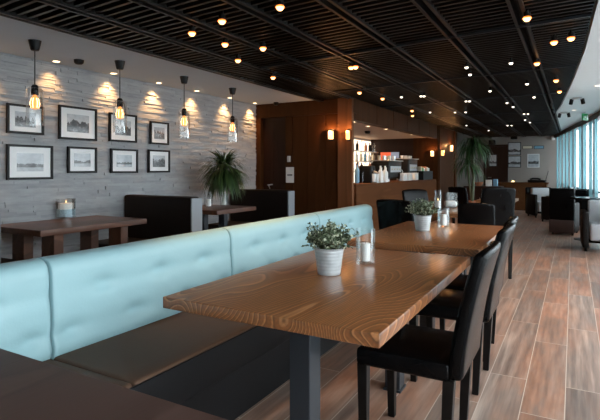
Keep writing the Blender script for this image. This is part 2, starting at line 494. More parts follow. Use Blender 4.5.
# window wall with mullions
yy = [-3.5+i*1.4 for i in range(16)]
for i, (a, b_) in enumerate(zip(yy, yy[1:])):
    if b_ > YB: b_ = YB
    xa, xb = W(a), W(b_)
    ang = math.atan2(-(xb-xa), b_-a)
    ln = math.hypot(xb-xa, b_-a)
    fr = MB()
    fr.box(-.03,.05,0,.06,0,H).box(-.03,.05,ln-.0,ln+.0001,0,H)
    fr.box(-.03,.05,.06,ln,0,.12).box(-.03,.05,.06,ln,H-.10,H).box(-.01,.03,.06,ln,.78,.82)
    o = fr.build('window_%d' % (i+1), M['alu']); struct(o)
    o.location = (xa, a, 0); o.rotation_euler = (0,0,ang)
    MB().box(.008,.014,.06,ln,.12,H-.10).build('window_pane', M['pane'], o)
tb = MB()
for a, b_ in zip(ys, ys[1:]):
    if a < 7.4: continue
    tb.add([(W(a)-.12,a,H-.10),(W(a)-.04,a,H-.10),(W(b_)-.04,b_,H-.10),(W(b_)-.12,b_,H-.10),(W(a)-.12,a,H),(W(a)-.04,a,H),(W(b_)-.04,b_,H),(W(b_)-.12,b_,H)],
           [(0,3,2,1),(4,5,6,7),(0,1,5,4),(1,2,6,5),(2,3,7,6),(3,0,4,7)])
struct(tb.build('trim_1', M['doorwood']))
MBg = MB().box(.9, 60, -60, 80, -.3, -.15)
struct(MBg.build('ground_outside', pm('paving_outside', (.45,.46,.46), .8, var=.1)))

# curtains
k = 0; y = 8.0
cpos = []
while y < 17.1:
    cpos.append(y); y += .62
for i, y0 in enumerate(cpos):
    cb = MB(); n = 28; wid = .33
    vs = []; fs = []
    for zi, zz in enumerate((.03, 2.27)):
        for j in range(n+1):
            t = j/n; yv = y0+wid*t
            x = W(yv)-.085+.007*math.sin(t*math.pi*2*4.5)+(.006*math.sin(t*40) if zi == 0 else 0)
            vs.append((x, yv, zz))
    for j in range(n): fs.append((j, j+1, n+2+j, n+1+j))
    cb.add(vs, fs)
    o = cb.build('curtain', M['curtain'], smooth='all')
    md = o.modifiers.new('thickness', 'SOLIDIFY'); md.thickness = .002
    r = len(cpos)-1-i
    tag(o, 'sheer teal curtain panel on the curved window wall, %s from the grey back wall' % ORD[r], 'curtain', 'teal curtains along the windows')

# ------------------------------------------------------------------ dining tables and banquette
def oak_table(y0, y1, label, mat='oak', x0=-1.412, x1=-.513, group='oak tables along the banquette'):
    xc, yc = (x0+x1)/2, (y0+y1)/2
    t = thing('dining_table', label, 'table', (xc, yc, 0), 0, group)
    w, l = (x1-x0)/2, (y1-y0)/2
    MB().rbox((0,0,.728), (2*w, 2*l, .045), .004, (2,2,1)).build('tabletop', M[mat], t, smooth=True)
    for s in (-1, 1):
        yb = s*(l-.22)
        MB().box(.028,.115, yb-.045, yb+.045, .012, .7055).box(-.15,.22,yb-.05,yb+.05,.69,.7055).build('leg', M['steelpost'], t, bevel=.004)
        MB().box(.02,.123, yb-.055, yb+.055, 0, .014).build('foot_plate', M['steelpost'], t, bevel=.003)
    return t
oak_table(-.62, .782, 'dark brown table whose far edge enters at the bottom left corner', 'darktable')
oak_table(1.41, 2.92, 'large oak table with potted plant and candle glass nearest the front')
oak_table(3.20, 4.68, 'second oak table, behind the big front table, with small zinc plant pot')
oak_table(5.70, 7.2, 'third oak table, holding a tall candle glass and a clear bowl', x1=-1.0)
oak_table(8.5, 9.45, 'far oak table whose pale corner shows past the tall black chair', x1=-.84)

bq = thing('banquette_bench', 'long pale teal tufted leather banquette with dark brown seat beside oak tables', 'bench', (0,0,0))
seams = [-1.16, .06, 1.28, 2.52, 3.78, 5.06]
def tuft(h, w, last=False):
    btn = []
    for r_, zz in enumerate((-.10, .07)):
        for k_ in range(4):
            btn.append((-w/2+w*(k_+(.5 if r_ else 0))/3.5 + w*.07, zz))
    segs = []
    for a in btn:
        for c in btn:
            if a[1] < c[1] and abs(a[0]-c[0]) < w*.2: segs.append((a, c))
        if a[1] > 0: segs.append((a, (a[0], .2)))
    def fn(p):
        q = p.copy()
        c0 = w/2-.008
        if abs(q.y) > c0 and not (last and q.y > 0): q.y = math.copysign(c0+(abs(q.y)-c0)*.13, q.y)
        if q.x > .02:
            d = 0
            for (by, bz) in btn:
                d += .021*math.exp(-((q.y-by)**2/.0032+(q.z-bz)**2/.0011))+.007*math.exp(-((q.y-by)**2/.022+(q.z-bz-.0*q.y)**2/.0009))
            best = 9
            for (a, c) in segs:
                ay, az = a; vy, vz = c[0]-ay, c[1]-az
                L = vy*vy+vz*vz
                t = max(0, min(1, ((q.y-ay)*vy+(q.z-az)*vz)/L))
                best = min(best, math.hypot(q.y-ay-vy*t, q.z-az-vz*t))
            d += .0010*math.exp(-(best/.022)**2)
            q.x -= d
        q.x += -.045*(q.z/h+.5)*.6
        # soft bulge across the module
        q.x += .012*math.cos(math.pi*q.y/w) if q.x > 0 else 0
        return q
    return fn
for i, (a, b_) in enumerate(zip(seams, seams[1:])):
    w = b_-a-.004
    MB().rbox((-1.975, (a+b_)/2, .652), (.15, w+.104, .44), .06, (2, 70, 26), tuft(.44, w, i == 4)).build('backrest', M['teal'], bq, smooth='all')
    MB().rbox((-1.672, (a+b_)/2, .372), (.50, w, .176), .018, (6, 6, 2)).build('seat_cushion', M['cushion'], bq, smooth=True)
MB().rbox((-1.419,(seams[0]+seams[-1])/2,.365), (.012,seams[-1]-seams[0]-.01,.165), .005, (1,2,2)).build('front_panel', M['plinth'], bq, smooth=True)
pl = MB().box(-2.04, -1.475, seams[0]+.01, seams[-1]-.01, 0, .283)
pl.box(-2.045, -1.93, seams[0]+.005, seams[-1]-.005, .283, .46)
pl.build('plinth', M['plinth'], bq, bevel=.004)

def herb_pot(loc, s, label, seed):
    rnd = random.Random(seed)
    t = thing('potted_plant', label, 'plant', loc, 0, 'small potted herbs on the oak tables')
    pr = [(.0,0),(.053*s,0),(.055*s,.004)]
    nb = 7
    for k in range(nb):
        z0 = .01+.11*k/nb; z1 = .01+.11*(k+.6)/nb; z2 = .01+.11*(k+.8)/nb
        rr = lambda z: (.055+.016*z/.125)*s
        pr += [(rr(z0), z0*s), (rr(z1), z1*s), (rr(z2)-.0010*s, z2*s)]
    pr += [(.072*s,.122*s),(.074*s,.127*s),(.070*s,.128*s),(.066*s,.118*s)]
    MB().lathe(pr, n=32).build('pot', M['zinc'], t, smooth=True)
    MB().lathe([(.067*s,.112*s),(.0,.114*s)], n=24).build('soil', M['soil'], t)
    lf = MB(); st = MB()
    for i in range(120):
        a = rnd.random()*6.283; rad = math.sqrt(rnd.random())
        p0 = Vector((math.cos(a)*.045*rad, math.sin(a)*.045*rad, .113))*s
        hgt = .135*(1-.45*rad*rad)*rnd.uniform(.62,1.12)
        p2 = Vector((math.cos(a)*.142*rad*rnd.uniform(.75,1.12), math.sin(a)*.142*rad*rnd.uniform(.75,1.12), .116+hgt))*s
        if rad > .8: p2.z -= .035*s*rnd.random()
        p1 = (p0+p2)/2+Vector((0,0,.02*s))
        pts = [p0, p1, p2]
        st.tube(pts, .0011*s, 4, False)
        nl = 13
        for j in range(nl):
            t_ = .3+.7*j/(nl-1)
            c = p0*(1-t_)**2+p1*2*t_*(1-t_)+p2*t_*t_
            d = Vector((rnd.gauss(0,1), rnd.gauss(0,1), rnd.gauss(.4,.7))).normalized()
            sd = d.cross(Vector((rnd.gauss(0,1), rnd.gauss(0,1), rnd.gauss(0,1)))).normalized()
            nn = d.cross(sd)
            L = rnd.uniform(.012,.020)*s; wd = L*.40
            lf.add([c, c+d*L*.45+sd*wd+nn*.002, c+d*L, c+d*L*.45-sd*wd+nn*.002], [(0,1,2),(0,2,3)])
    st.build('stems', M['stem'], t)
    lf.build('foliage', M['herb'], t)
    return t
def candle_glass(loc, rad, h, label, cr_=.026, ch=.092, group='candle glasses on the tables', fill=None, flame=False):
    t = thing('candle_glass', label, 'candle holder', loc, 0, group)
    g = MB()
    g.lathe([(0,.001),(rad,.001),(rad,h),(rad-.003,h),(rad-.003,.014),(0,.014)], n=28)
    g.build('glass', M['glass'], t, smooth=True)
    z0 = .0145
    if fill:
        MB().lathe([(0,z0),(rad-.004,z0),(rad-.004,fill),(0,fill+.004)], n=24).build('sand', M['sand'], t, smooth=True)
        z0 = fill
    c = MB().lathe([(0,z0),(cr_,z0),(cr_,z0+ch),(cr_*.85,z0+ch+.002),(0,z0+ch-.003)], n=20).build('candle', M['wax'], t, smooth=True)
    if flame: MB().lathe([(0,z0+ch+.004),(.006,z0+ch+.012),(.004,z0+ch+.024),(0,z0+ch+.036)], n=10).build('flame', M['flame'], c, smooth=True)
    MB().tube([(0,0,z0+ch-.004),(.001,0,z0+ch+.010)], .0012, 6).build('wick', M['frame'], c)
    return t
p = on_z(329, 273.5, .752)
herb_pot((p.x, p.y, .751), 1.0, 'bushy small-leaved herb in whitewashed zinc pot on the front oak table', 3)
p = on_z(365.5, 263, .752)
candle_glass((p.x, p.y, .751), .052, .185, 'clear glass cylinder with white candle beside the front herb pot')
p = on_z(422.5, 230.5, .752)
herb_pot((p.x, p.y, .751), 1.02, 'herb in zinc pot on the second oak table, before the black chairs', 8)
p = on_z(443.5, 226.5, .752)
candle_glass((p.x, p.y, .751), .052, .165, 'clear candle glass right of the herb pot on the second oak table')
p = on_z(438, 209, .752)
candle_glass((p.x, p.y, .751), .045, .24, 'taller candle glass with lit candle on the third oak table', .03, .09, flame=True)
p = on_z(450.5, 207.5, .752)
t = thing('glass_bowl', 'square clear glass bowl of white stones on the third oak table', 'bowl', (p.x, p.y, .751), R(20))
MB().box(-.085,.085,-.085,.085,.001,.008).box(-.085,-.08,-.085,.085,.008,.20).box(.08,.085,-.085,.085,.008,.20).box(-.08,.08,-.085,-.08,.008,.20).box(-.08,.08,.08,.085,.008,.20).build('glass', M['glass'], t)
MB().rbox((0,0,.05), (.15,.15,.08), .03, (2,2,2)).build('white_stones', M['wax'], t, smooth='all')

# ------------------------------------------------------------------ dining chairs
def make_chair(label):
    t = thing('dining_chair', label, 'chair', (0,0,0), 0, 'black leather dining chairs')
    MB().rbox((.01,0,.435), (.40,.44,.075), .016, (4,4,1), lambda q: Vector((q.x, q.y*(1-.03*(q.x+.22)), q.z+(.012*(1-(q.x/.22)**2)*(1-(q.y/.22)**2) if q.z > 0 else 0)))).build('seat', M['leather'], t, smooth=True)
    def bend(q):
        h = (q.z+.265)/.53
        x = q.x + .095*h**1.5 - .028*(1-(q.y/.215)**2)*(-1) * h - .0
        z = q.z - .018*(abs(q.y)/.215)**3*h
        th = 1-.25*h
        return Vector((x+(q.x*(th-1)), q.y*(1-.02*h), z))
    MB().rbox((.228,0,.672), (.066,.43,.53), .024, (2,10,12), bend).build('backrest', M['leather'], t, smooth='all')
    for sx, sy in ((-1,-1),(-1,1),(1,-1),(1,1)):
        x = -.165 if sx < 0 else .205
        if sx > 0: x1 = .185
        else: x1 = -.163
        y = sy*.19
        a, b_ = .023, .017
        v = MB()
        v.add([(x1-b_,y-b_,0),(x1+b_,y-b_,0),(x1+b_,y+b_,0),(x1-b_,y+b_,0),(x-a,y-a,.405),(x+a,y-a,.405),(x+a,y+a,.405),(x-a,y+a,.405)],
              [(0,3,2,1),(4,5,6,7),(0,1,5,4),(1,2,6,5),(2,3,7,6),(3,0,4,7)])
        v.build('leg', M['chairwood'], t, bevel=.003)
    return t
ch = make_chair('black leather chair nearest the front, tucked under the large oak table')
ch.location = (-.64, 2.20, 0)
dup(ch, (-.66, 3.04, 0), 0, 'second black chair along the aisle, behind the front chair')
dup(ch, (-.69, 3.55, 0), R(2), 'third black chair along the aisle, at the second oak table')
dup(ch, (-.86, 5.18, 0), R(-80), 'black chair with its grey-sheened back to us behind the second table').scale = (.9,.80,1.0)
dup(ch, (-1.62, 5.36, 0), R(-100), 'unlit black chair beyond the banquette end, left of the herb pot')
s = dup(ch, (-.86, 6.16, 0), R(-66), 'taller black chair with a bluish lit edge, right of the third table'); s.scale = (1.0,.88,1.13)
q = dup(ch, (-1.66, 6.50, 0), R(180-35), 'black chair with blue sheen on its back, above the herb pot'); q.scale = (1,1,1.05)
dup(ch, (-1.75, 9.75, 0), R(-120), 'far black chair standing in front of the dark palm')

# ------------------------------------------------------------------ wall booths
def booth_table(x0, x1, y0, y1, label, wooden):
    t = thing('booth_table', label, 'table', ((x0+x1)/2, (y0+y1)/2, 0), 0, 'walnut booth tables by the stone wall')
    w, l = (x1-x0)/2, (y1-y0)/2
    MB().rbox((0,0,.724), (2*w,2*l,.052), .004, (2,2,1)).build('tabletop', M['walnut'], t, smooth=True)
    for s_ in (-1, 1):
        yb = s_*(l-.22)
        if wooden: MB().box(w-.26, w-.08, yb-.045, yb+.045, 0, .698).box(-w+.08,-w+.26,yb-.045,yb+.045,0,.698).build('leg', M['walnut'], t, bevel=.004)
        else: MB().box(-.05,.05,yb-.04,yb+.04,0,.698).box(-.25,.25,yb-.06,yb+.06,0,.014).build('leg', M['steelpost'], t, bevel=.004)
    return t
booth_table(-4.60, -3.82, 2.45, 3.60, 'walnut booth table on wooden legs under the framed pictures', True)
booth_table(-4.60, -3.80, 4.70, 5.55, 'smaller walnut booth table beside the round-headed palm', False)
def booth_seat(y_back, face, label, h=.955):
    """high-backed booth seat; back panel starts at y_back, seat extends to face*0.52"""
    t = thing('booth_bench', label, 'bench', (-4.145, y_back, 0), 0, 'dark leather booth seats by the stone wall')
    b0, b1 = (0, .15)
    MB().rbox((-.005, .075, h/2+.1), (1.06, .15, h-.2), .03, (6,2,6)).build('backrest', M['brownleather'], t, smooth=True)
    MB().box(.525,.545,-.01,.16,0,h-.015).build('lit_side_panel', M['grey'], t, bevel=.004)  # end of the seat back, painted lighter for light from the windows
    for f in (face if isinstance(face, tuple) else (face,)):
        ya, yb = (0, -.54) if f < 0 else (.15, .69)
        yc = (ya+yb)/2
        MB().rbox((-.005, yc, .40), (1.06, .54, .12), .025, (4,4,2)).build('seat_cushion', M['brownleather'], t, smooth=True)
        MB().box(-.52,.50, min(ya,yb)+.04, max(ya,yb)-.001, 0, .342).build('seat_base', M['plinth'], t)
    MB().box(-.52,.50,.01,.14,0,.2).build('back_base', M['plinth'], t)
    return t
booth_seat(1.85, 1, 'dark booth seat at the left edge before the nearer walnut table')
booth_seat(4.04, (-1, 1), 'double high-backed dark booth seat between the two walnut tables')
booth_seat(6.10, -1, 'high-backed dark brown booth seat in front of the timber wall')
p = on_z(66, 217.5, .752)
candle_glass((p.x, p.y, .751), .095, .20, 'wide candle glass with blue-white filling on the nearer walnut table', .075, .06, fill=.09, flame=True)
p = on_z(208.5, 207, .752)
candle_glass((p.x, p.y, .751), .058, .20, 'candle glass on the smaller walnut table beside the palm', .033, .09)

# palms
def blades(mb, c, n, length, width, droop, rnd, spread=(-.3,1.2)):
    for i in range(n):
        az = rnd.random()*6.283; el = rnd.uniform(*spread)
        d = Vector((math.cos(az)*math.cos(el), math.sin(az)*math.cos(el), math.sin(el)))
        side = Vector((-math.sin(az), math.cos(az), 0))
        L = length*rnd.uniform(.7,1.1); p = Vector(c)+d*.02; vs = []; seg = 8
        for k_ in range(seg+1):
            t_ = k_/seg
            w_ = width*(.35+1.3*t_ if t_ < .4 else .87*(1-((t_-.4)/.6)**1.6)+.02)
            vs += [p-side*w_/2, p+side*w_/2]
            p = p+d*(L/seg); d = (d+Vector((0,0,-droop/seg*(1+t_)))).normalized()
        mb.add(vs, [(2*k_, 2*k_+1, 2*k_+3, 2*k_+2) for k_ in range(seg)])
rnd = random.Random(5)
t = thing('palm_arrangement', 'round-headed green palm leaves in a clear vase by the stone wall', 'plant', (-4.20, 5.34, .751))
MB().lathe([(0,.001),(.05,.001),(.055,.30),(.052,.30),(.047,.02),(0,.02)], n=24).build('vase', M['glass'], t, smooth=True)
cn = MB()
for k_ in range(9):
    a = k_*.7
    cn.tube([(.03*math.cos(a),.03*math.sin(a),.022),(-.02*math.cos(a),-.02*math.sin(a),.25),(.02*math.cos(a+1),.02*math.sin(a+1),.46)], .008, 6)
cn.build('canes', M['cane'], t, smooth=True)
fb = MB(); blades(fb, (0,0,.50), 560, .43, .020, 1.35, rnd, (-.7,1.25)); blades(fb, (0,.02,.42), 280, .43, .018, 1.9, rnd, (-.6,.7))
fb.build('foliage', M['palm'], t, smooth='all')
pp = on_z(472, 200, .62)
t = thing('potted_palm', 'tall dark drooping palm standing beyond the third oak table', 'plant', (pp.x, pp.y, 0))
MB().lathe([(0,0),(.11,0),(.14,.6),(.13,.605),(.12,.56),(0,.56)], n=20).build('pot', M['terracotta'], t, smooth=True)
cn = MB().tube([(0,0,.55),(.03,.02,1.1),(.02,0,1.72)], [.035,.03,.025], 8).tube([(0,.03,.55),(-.06,.02,1.0),(-.09,0,1.35)], .022, 8)
cn.build('trunk', M['stem'], t, smooth=True)
fb = MB(); blades(fb, (.02,0,1.72), 190, .60, .028, 2.7, rnd, (-.1,1.3)); blades(fb, (-.09,0,1.35), 70, .55, .028, 2.6, rnd, (-.2,1.2))
fb.build('foliage', M['darkpalm'], t, smooth='all')

# ------------------------------------------------------------------ framed pictures on the stone wall
XW = XL+.03
pics = [((6,43,105,134), 'city', 'framed city skyline print, top row, partly behind the nearest pendant'),
        ((58,96,107,140), 'trees', 'framed print of dark trees and towers, top row, second from left'),
        ((108.5,136,114,142), 'trees', 'framed dark print behind the second pendant, top row'),
        ((149.5,168,122,144.5), 'city', 'small framed print of a dark building, top row, nearest the palm'),
        ((6,52,145,179.5), 'shore', 'largest framed print, pale seaside scene with glare, lower left'),
        ((67,96,147,173), 'hills', 'small framed print with one dark low shape, lower row, second from left'),
        ((110,137,149,173), 'shore', 'framed print of a pale layered shore, lower row, third from left'),
        ((147.5,169,150,172.5), 'city', 'framed busy grey print, lower row, nearest the palm')]
for i, ((u0, u1, v0, v1), kind, lab) in enumerate(pics):
    a = on_x(u0, (v0+v1)/2, XW); c = on_x(u1, (v0+v1)/2, XW)
    um = (u0+u1)/2
    zt = on_x(um, v0, XW).z; zb = on_x(um, v1, XW).z
    w, h = (c.y-a.y)/2, (zt-zb)/2
    t = thing('framed_picture', lab, 'picture', (XL+.026, (a.y+c.y)/2, (zt+zb)/2), 0, 'framed pictures on the stone wall')
    fw = .022
    MB().box(0,.028,-w,w,h-fw,h).box(0,.028,-w,w,-h,-h+fw).box(0,.028,-w,-w+fw,-h+fw,h-fw).box(0,.028,w-fw,w,-h+fw,h-fw).build('frame', M['frame'], t, bevel=.002)
    MB().box(.002,.012,-w+fw,w-fw,-h+fw,h-fw).build('mount', M['mat'], t)
    bw_, bh = (w-fw)*.64, (h-fw)*.60
    MB().box(.012,.0135,-bw_,bw_,-bh,bh).build('print', printmat('print_%d' % i, kind, i+1), t)

# ------------------------------------------------------------------ pendants and downlights on the plaster strip
def light(name, typ, loc, energy, col, parent=None, **kw):
    l = bpy.data.lights.new(name, typ); l.energy = energy; l.color = col
    for k_, v_ in kw.items(): setattr(l, k_, v_)
    o = bpy.data.objects.new(name, l); C.objects.link(o); o.location = loc
    if parent: o.parent = parent
    return o
for i, (u, v) in enumerate(((31,42),(117,62),(183,77),(231,88))):
    pos = on_z(u, v-2, H)
    lab = ['glass jar pendant lamp nearest the front, over the left booth', 'second glass pendant lamp, hanging before the third upper picture', 'third glass pendant lamp from the front, right of the pictures', 'farthest glass pendant lamp, hanging above the round-headed palm'][i]
    t = thing('pendant_lamp', lab, 'lamp', (-4.03, pos.y+(.03,.05,.08,.15)[i], H), 0, 'glass pendant lamps along the stone wall')
    MB().lathe([(.052,0),(.05,-.01),(.036,-.075),(.03,-.085),(0,-.087)], n=20).build('ceiling_canopy', M['blackmetal'], t, smooth=True)
    MB().tube([(0,0,-.085),(0,0,-.385)], .0045, 6).build('cord', M['blackmetal'], t)
    MB().lathe([(.006,-.375),(.02,-.38),(.028,-.395),(.03,-.46),(.026,-.465),(0,-.466)], n=16).build('socket', M['blackmetal'], t, smooth=True)
    MB().lathe([(.026,-.405),(.055,-.41),(.066,-.425),(.068,-.55),(.068,-.73)], n=28).build('glass_shade', M['bulbglass'], t, smooth=True)
    bl = MB().lathe([(.012,-.466),(.02,-.485),(.034,-.525),(.036,-.55),(.028,-.58),(.0,-.592)], n=16).build('bulb', M['amber'], t, smooth=True)
    fl = MB()
    for k_ in range(6):
        a = k_*math.pi/3
        fl.tube([(.024*math.cos(a),.024*math.sin(a),-.495),(.0375*math.cos(a),.0375*math.sin(a),-.54),(.028*math.cos(a),.028*math.sin(a),-.577)], .003, 5)
    fl.build('filament', M['bulb'], bl)
for i, y in enumerate((2.42, 3.12, 3.83, 4.53, 5.25, 6.0, 6.68)):
    t = thing('recessed_downlight', 'recessed warm downlight grazing the stone wall, %s from the front' % ORD[i], 'lamp', (-4.60, y, H), 0, 'recessed downlights along the stone wall')
    MB().lathe([(.042,0),(.046,-.004),(.036,-.005),(.034,0)], n=20).build('trim_ring', M['white'], t, smooth=True)
    MB().lathe([(.034,-.001),(0,-.0011)], n=16).build('lens', M['downlens'], t)
    s_ = light('downlight_beam', 'SPOT', (0,0,-.02), 16 if i != 1 else 7, (1,.54,.22), t, shadow_soft_size=.025, spot_size=R(84), spot_blend=1.0)
    s_.rotation_euler = (0, R(13), 0)
tag(MB().lathe([(.0,-.045),(.03,-.043),(.045,-.03),(.05,0)], on_z(79,60,H), 16).build('smoke_detector', M['blackmetal'], smooth=True), 'small black dome detector on the plaster strip after the first pendant', 'detector')
tag(MB().lathe([(.0,-.05),(.03,-.048),(.04,-.03),(.042,0)], (-4.25,6.78,H), 16).build('dome_camera', M['blackmetal'], smooth=True), 'small black dome camera at the timber wall corner of the ceiling', 'camera')

# ------------------------------------------------------------------ ceiling spotlights
def spot(u, v, lab, group, warm=True, beam=0, s=1.0):
    pos = on_z(u, v, 2.285)
    t = thing('ceiling_spotlight', lab, 'lamp', (pos.x, pos.y, 2.345), 0, group)
    MB().tube([(0,0,.03),(0,0,-.02)], .012, 8).tube([(0,0,-.01),(0,0,-.045)], .024*s, 14).build('housing', M['blackmetal'], t, smooth=True)
    MB().lathe([(0,-.078*s),(.014*s,-.075*s),(.023*s,-.064*s),(.024*s,-.052*s),(.018*s,-.0455),(.0,-.0452)], n=14).build('bulb', M['spotbulb' if warm else 'coolbulb'], t, smooth=True)
    if warm: MB().lathe([(.025*s,-.045),(.031*s,-.056),(.030*s,-.057),(.0235*s,-.047)], n=14).build('glow_rim', M['rim'], t, smooth=True)  # added glowing ring imitates the orange halo round the bulb
    if beam:
        light('spot_beam', 'SPOT', (0,0,-.085), beam, (1,.66,.38), t, shadow_soft_size=.002, spot_size=R(75), spot_blend=.7)
grp = [(280,8),(222,22),(192,34),(225,45),(263,49),(238,61),(273,78)]
for i, (u, v) in enumerate(sorted(grp, key=lambda q: q[1])):
    spot(u, v, 'warm spotlight under the slats above the banquette, %s from the front' % ORD[i], 'warm spotlights above the banquette', True, 14)
grp = [(351,68),(355.5,67.5),(359.5,93),(382.5,99),(412,111),(412.6,116),(416.3,126.3)]
for i, (u, v) in enumerate(sorted(grp, key=lambda q: q[1])):
    spot(u, v, 'warm spotlight in front of the bar opening, %s from the front' % ORD[i], 'warm spotlights by the bar', True, 8 if i in (0,2,3,5) else 0)
grp = [(527,19),(537,64),(556,81),(559.5,92)]
for i, (u, v) in enumerate(grp):
    spot(u, v, 'warm spotlight on the rail over the aisle, %s from the front' % ORD[i], 'warm spotlights over the aisle', True, 10)
spot(554, 43, 'left one of two paired warm spotlights next to the white soffit', 'paired spotlights by the soffit', True, 8)
spot(571, 39, 'right one of two paired warm spotlights next to the white soffit', 'paired spotlights by the soffit', True, 8)
grp = [(466.5,68.7),(470,75.7),(511,64.5),(490,92),(527,85),(534,98),(507,103.7),(513,107.6),(466,102),(469.5,102),(421,97),(424,97),(401.4,98),(455,113),(465.6,112.8),(430,113),(524,114.6),(528,114.6),(525,120.5),(530,123),(507.5,126),(511.5,126),(488.7,131),(466.5,126)]
for i, (u, v) in enumerate(sorted(grp, key=lambda q: q[1])):
    spot(u, v, 'small white ceiling spotlight in the far dining area, %s by distance' % ORD[i], 'small white spotlights in the far ceiling', False, 6 if i % 5 == 0 else 0, .8)
# soffit fittings on the right
p = on_z(577, 97.5, H)
t = thing('soffit_track_light', 'black two-headed adjustable lamp on the white soffit by the curtains', 'lamp', (p.x, p.y, H))
MB().box(-.06,.06,-.03,.03,-.03,0).build('base', M['steel'], t, bevel=.003)
for s_ in (-1, 1):
    MB().tube([(s_*.07,.05,-.02),(s_*.085,.08,-.09)], .028, 12).tube([(s_*.04,0,-.02),(s_*.07,.05,-.03)], .010, 6).build('lamp_head', M['blackmetal'], t, smooth=True)
p = on_z(564, 112, H)
t = thing('soffit_track_light', 'farther black two-headed lamp on the white soffit', 'lamp', (p.x, p.y, H))
MB().box(-.06,.06,-.03,.03,-.03,0).build('base', M['steel'], t, bevel=.003)
for s_ in (-1, 1):
    MB().tube([(s_*.07,.05,-.02),(s_*.085,.08,-.09)], .028, 12).tube([(s_*.04,0,-.02),(s_*.07,.05,-.03)], .010, 6).build('lamp_head', M['blackmetal'], t, smooth=True)
for i, (u, v) in enumerate(((598,85.5),(574,110),(557,121.5),(549,128))):
    p = on_z(u, v, H)
    t = thing('recessed_downlight', 'recessed downlight in the white soffit, %s from the front' % ORD[i], 'lamp', (p.x, p.y, H), 0, 'recessed downlights in the white soffit')
    MB().lathe([(.05,0),(.054,-.004),(.042,-.005),(.04,0)], n=20).build('trim_ring', M['white'], t, smooth=True)
    MB().lathe([(.04,-.001),(0,-.0011)], n=16).build('lens', M['coolbulb'], t)
p = on_z(585, 112, H)
t = thing('exit_sign', 'green emergency exit sign hanging edge-on beside the curtains', 'sign', (p.x, p.y, H), R(62))
MB().box(-.10,.10,-.012,.012,-.16,-.03).build('sign_box', M['green'], t, bevel=.002)
MB().tube([(0,0,0),(0,0,-.03)], .008, 6).build('bracket', M['steel'], t)
g = MB()
for sd in (-.0135, .0135):
    g.add([(-.07,sd,-.085),(-.02,sd,-.085),(-.02,sd,-.07),(.02,sd,-.095),(-.02,sd,-.12),(-.02,sd,-.105),(-.07,sd,-.105)], [(0,1,5,6),(2,3,4)])
    g.add([(.04,sd,-.14),(.08,sd,-.14),(.08,sd,-.05),(.04,sd,-.05)], [(0,1,2,3)])
g.build('arrow_mark', M['white'], t)

# ------------------------------------------------------------------ sconces
def sconce(loc, rz, label, mat='sconce', e=3.0, w=.036, h=.16):
    t = thing('wall_sconce', label, 'lamp', loc, rz, 'glowing wall sconces on the timber')
    MB().box(-w-.008,w+.008,-.012,0,-h*.55,h*.55).build('back_plate', M['blackmetal'], t, bevel=.003)
    MB().rbox((0,-.045,-h*.02), (2*w,.06,h*.8), .012, (2,2,2)).build('lamp_shade', M[mat], t, smooth=True)
    light('sconce_glow', 'POINT', (0,-.085,h*.35), e, (1,.45,.16), t, shadow_soft_size=.001)
p = on_y(332, 135, YF)
sconce((p.x, YF, p.z), 0, 'glowing sconce on the dark timber panel facing the booths', 'sconce_white', 3)
p = on_y(349, 135, YF-.03)
sconce((p.x, YF-.03, p.z), 0, 'narrow orange sconce on the pillar at the bar corner', 'sconce', 1.2, .024, .17)
p = on_x(442, 152, -2.90)
sconce((-2.90, 12.42, 1.68), R(90), 'small sconce on the far pillar of the bar', 'sconce', 2.5)
sconce((-3.06, 12.25, 1.66), 0, 'sconce inside the bar on the near side of its far pillar', 'sconce_white', 1.5)
p = on_y(452, 148, 12.9)
sconce((-2.96, 13.73, 1.85), R(90), 'sconce with whitish shade on the wall past the bar pillar', 'sconce_white', 3, .055, .2)
p = on_y(290, 174.5, YF)
t = thing('paper_notice', 'white paper notice pinned beside the dark door', 'notice', (p.x, YF, p.z))
MB().box(-.075,.075,-.004,0,-.135,.12).build('sheet', M['offwhite'], t)
nt_ = MB()
for k_ in range(4): nt_.box(-.045+.024*k_, -.028+.024*k_, -.0055, -.004, -.02, .005)
nt_.build('text_line', M['frame'], t)
p = on_y(289, 159, YF)
t = thing('light_switch', 'small white switch plate above the paper notice', 'switch', (p.x, YF, p.z))
MB().box(-.03,.035,-.012,0,-.05,.05).build('plate', M['steel'], t, bevel=.003)
MB().box(.005,.03,-.018,-.012,-.045,.045).build('rocker', M['white'], t, bevel=.002)

# ------------------------------------------------------------------ bar
t = thing('bar_counter', 'long brown timber bar counter under the header opening', 'counter', (0,0,0))
MB().box(-3.30,-2.965,7.10,12.24,0,.985).build('counter_front', M['bar'], t)
MB().rbox((-3.19,9.67,1.005), (.44,5.12,.04), .006, (2,2,1)).build('counter_top', M['bar'], t, smooth=True)
ZC = 1.026
def bar_at(u, x=-3.16): return on_x(u, 180, x).y
def bottle(x, y, z, h, r, mat, label, group, cap='frame'):
    o = thing('bottle', label, 'bottle', (x, y, z), 0, group)
    MB().lathe([(0,0),(r,0),(r,h*.6),(r*.9,h*.68),(r*.38,h*.8),(r*.36,h*.95),(0,h*.95)], n=14).build('glass_body', M[mat], o, smooth=True)
    MB().lathe([(r*.42,h*.93),(r*.42,h),(0,h)], n=10).build('cap', M[cap], o, smooth=True)
def grinder(y, label, x=-3.16, s=1.0):
    o = thing('coffee_grinder', label, 'coffee grinder', (x, y, ZC), R(90))
    MB().rbox((0,0,.15*s), (.20*s,.24*s,.30*s), .02, (2,2,2)).build('body', M['blackmetal'], o, smooth=True)
    MB().lathe([(.05*s,.30*s),(.09*s,.44*s),(.085*s,.45*s),(.0,.45*s)], n=18).build('bean_hopper', M['pane'], o, smooth=True)
    MB().tube([(0,-.12*s,.2*s),(0,-.19*s,.17*s)], .022, 8).box(-.06,.06,-.2*s,-.12*s,.0,.02).build('portafilter_fork', M['steel'], o)
